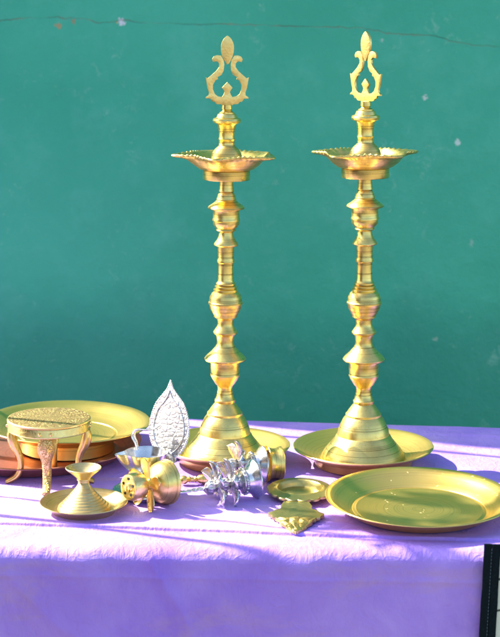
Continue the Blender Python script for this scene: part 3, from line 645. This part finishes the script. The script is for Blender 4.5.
aB = Vector((-.050, -.016, .004)).normalized()
tiered_lamp('silver tiered lamp lying behind the one with the arrow tip, against the brass cup', (.0170, 2.0020, .0258), aB, [(.0335, .0260, .0105, (87, 26, 145, 205, -31))], False, 'silver tiered lamps lying on the cloth')
# brass cup on its side
bm = bmesh.new(); lathe(bm, [(0, .0012), (.0190, .0012), (.0195, -.0010), (.0212, -.0022), (.0228, -.0010), (.0222, .0020), (.0205, .0050), (.0200, .0100), (.0215, .0150), (.0238, .0172), (.0246, .0180), (.0240, .0188), (.0222, .0176), (.0200, .0150), (.0188, .0100), (.0190, .0040), (0, .0034)], 80)
o = obj('brass_cup', bm, M['brass']); place(o, basis((.0420, 2.0160, .0250), (-.97, -.24, .02))); tag(o, 'small shallow brass cup lying on its side behind the silver lamps', 'cup')
# brass bell handle stub
o = empty('brass_bell'); place(o, basis((-.0560, 2.0000, .0072), (-.97, -.2, 0))); tag(o, 'little brass bell lying beside the silver lamps, below the left tall lamp', 'bell')
bm = bmesh.new(); lathe(bm, [(0, .0385), (.0018, .0380), (.0046, .0360), (.0056, .0335), (.0060, .0310), (.0052, .0285), (.0036, .0270), (.0030, .0255)], 32); obj('knob', bm, M['brass'], o)
bm = bmesh.new(); lathe(bm, [(.0030, .0256), (.0050, .0245), (.0032, .0225), (.0030, .0180), (.0048, .0160), (.0030, .0145), (.0055, .0110), (.0068, .0050), (.0072, .0), (.0064, 0), (.005, .008), (0, .010)], 32); obj('body', bm, M['brass'], o)

# ---------------------------------------------------------------- handled brass dish
hd = tag(empty('brass_hand_lamp', (.0667, 1.9500, .0010), (R(1.5), 0, 0)), 'flat brass hand lamp with a scalloped leaf shaped handle pointing to the camera', 'oil lamp')
NS = 240
def hmod(i, th, r, z):
    if r < .0345: return r, z
    d = math.degrees(th) % 360; f = max(0.0, -math.sin(th))
    sc = abs(math.sin(th * 9.5)); k = min(1, f * 1.6 + .0)
    side = math.exp(-(((d - 180 + 180) % 360 - 180) / 14) ** 2) + math.exp(-(((d + 180) % 360 - 180) / 14) ** 2)
    return r + (.0036 * k * sc + .0150 * max(0, f) ** 3 * .55 + .0022 * side * (1 - k)) * ((r - .0345) / .006 if r < .0405 else 1), z
bm = bmesh.new(); lathe(bm, [(0, .0022), (.0240, .0020), (.0268, .0030), (.0282, .0060), (.0290, .0105), (.0300, .0114), (.0315, .0108), (.0345, .0106), (.0405, .0104), (.0413, .0096), (.0413, .0074), (.0400, .0064), (.0330, .0058), (.0275, .0010), (.0250, 0), (0, 0)], NS, hmod)
obj('dish', bm, M['brass_olive'], hd)
def half_to_poly(l): return l + [(-x, z) for x, z in l if abs(x) > 1e-9][::-1]
hl = [(.0150, -.052), (.0165, -.060), (.0185, -.067), (.0175, -.074), (.0190, -.079), (.0240, -.083), (.0275, -.090), (.0325, -.0945), (.0322, -.1005), (.0285, -.103), (.0275, -.1095), (.0235, -.1105), (.0225, -.1170), (.0175, -.1175), (.0180, -.1240), (.0135, -.1250), (.0145, -.1330), (.0105, -.1340), (.0120, -.1430), (.0075, -.1450), (.0060, -.1530), (.0025, -.1570), (0, -.1600)]
hl = [(x * 1.08, y * 1.03 + .0015) for x, y in hl]
bm = bmesh.new(); Mflat = Matrix.Rotation(R(-90), 4, 'X')          # xz outline laid flat: z -> y
plate_solid(bm, half_to_poly(hl), .0045, .0011, Matrix.Translation((-.0040, 0, .0072)) @ Matrix.Rotation(R(-2), 4, 'Z') @ Matrix(((1, 0, 0, 0), (0, 0, 1, 0), (0, -1, 0, 0), (0, 0, 0, 1))))
hn = obj('handle', bm, M['brass_olive'], hd, sharp=30)
bm = bmesh.new(); NU, NV = 60, 26; g_ = []                            # chiselled fan of lobes that slopes down to the tip of the handle
for j in range(NV + 1):
    v_ = j / NV; row = []
    hw = .0250 * (1 - v_) ** .75 * (.86 + .14 * abs(math.cos(v_ * 8.5))) + .0016
    for i in range(NU + 1):
        u_ = i / NU * 2 - 1
        lobe = abs(math.cos(u_ * 3.5 * PI * .5 + .5 * math.sin(v_ * 6))) ** .5
        z = .0078 + .0050 * (1 - v_ * .75) * (1 - u_ * u_ * .5) * (.45 + .55 * lobe) + .0005 * math.sin(v_ * 18 - abs(u_) * 5)
        if i in (0, NU) or j in (0, NV): z = .0060
        row.append(bm.verts.new((-.0080 - .0022 * v_ + u_ * hw, -.1140 - .0480 * v_ - .0035 * (1 - v_) * (1 - u_ * u_) * lobe, z)))
    g_.append(row)
for j in range(NV):
    for i in range(NU): bm.faces.new((g_[j][i], g_[j][i + 1], g_[j + 1][i + 1], g_[j + 1][i]))
obj('relief', bm, M['brass_cast'], hn)

# ---------------------------------------------------------------- pale cloth panel with dark stitched binding at the right corner
bg = tag(empty('bound_cloth_panel', (.2754, 1.728, 0)), 'pale cloth panel with dark stitched binding hanging at the right front corner of the table', 'cloth panel')
def strip(bm, x0, x1, z0, z1, y, t, slant=-.020, nseg=24, wob=.0008, seed=0):
    prev = None
    for i in range(nseg + 1):
        z = z1 + (z0 - z1) * i / nseg; sx = slant * (z1 - z); wv_ = wob * noise.noise(Vector((seed, z * 40, 0)))
        row = [bm.verts.new(q) for q in ((x0 + sx + wv_, y - t / 2, z), (x1 + sx + wv_, y - t / 2, z), (x1 + sx + wv_, y + t / 2, z), (x0 + sx + wv_, y + t / 2, z))]
        if prev:
            for k in range(4): bm.faces.new((prev[k], prev[(k + 1) % 4], row[(k + 1) % 4], row[k]))
        else: bm.faces.new(row)
        prev = row
    bm.faces.new(prev[::-1])
bm = bmesh.new(); strip(bm, .0195, .24, -.42, .004, .0012, .0014); obj('panel', bm, M['panel'], bg, smooth=False)
bm = bmesh.new(); strip(bm, 0, .0098, -.42, .0125, -.0015, .0036, seed=1); strip(bm, .0102, .0190, -.42, .0118, -.0008, .0046, seed=2)
box(bm, .0192, .24, -.0030, .0022, .0042, .0130); bmesh.ops.bevel(bm, geom=[e for e in bm.edges if e.calc_length() > .05], offset=.0008, segments=2, affect='EDGES'); obj('binding', bm, M['binding'], bg)
bm = bmesh.new(); z = .008
while z > -.41:
    x = .0086 - .020 * (.0125 - z); tube(bm, [(x, -.0030, z), (x, -.0037, z - .0008), (x, -.0037, z - .0020), (x, -.0030, z - .0028)], .0003, 6); z -= .0042
obj('stitching', bm, M['thread'], bg, smooth=False)
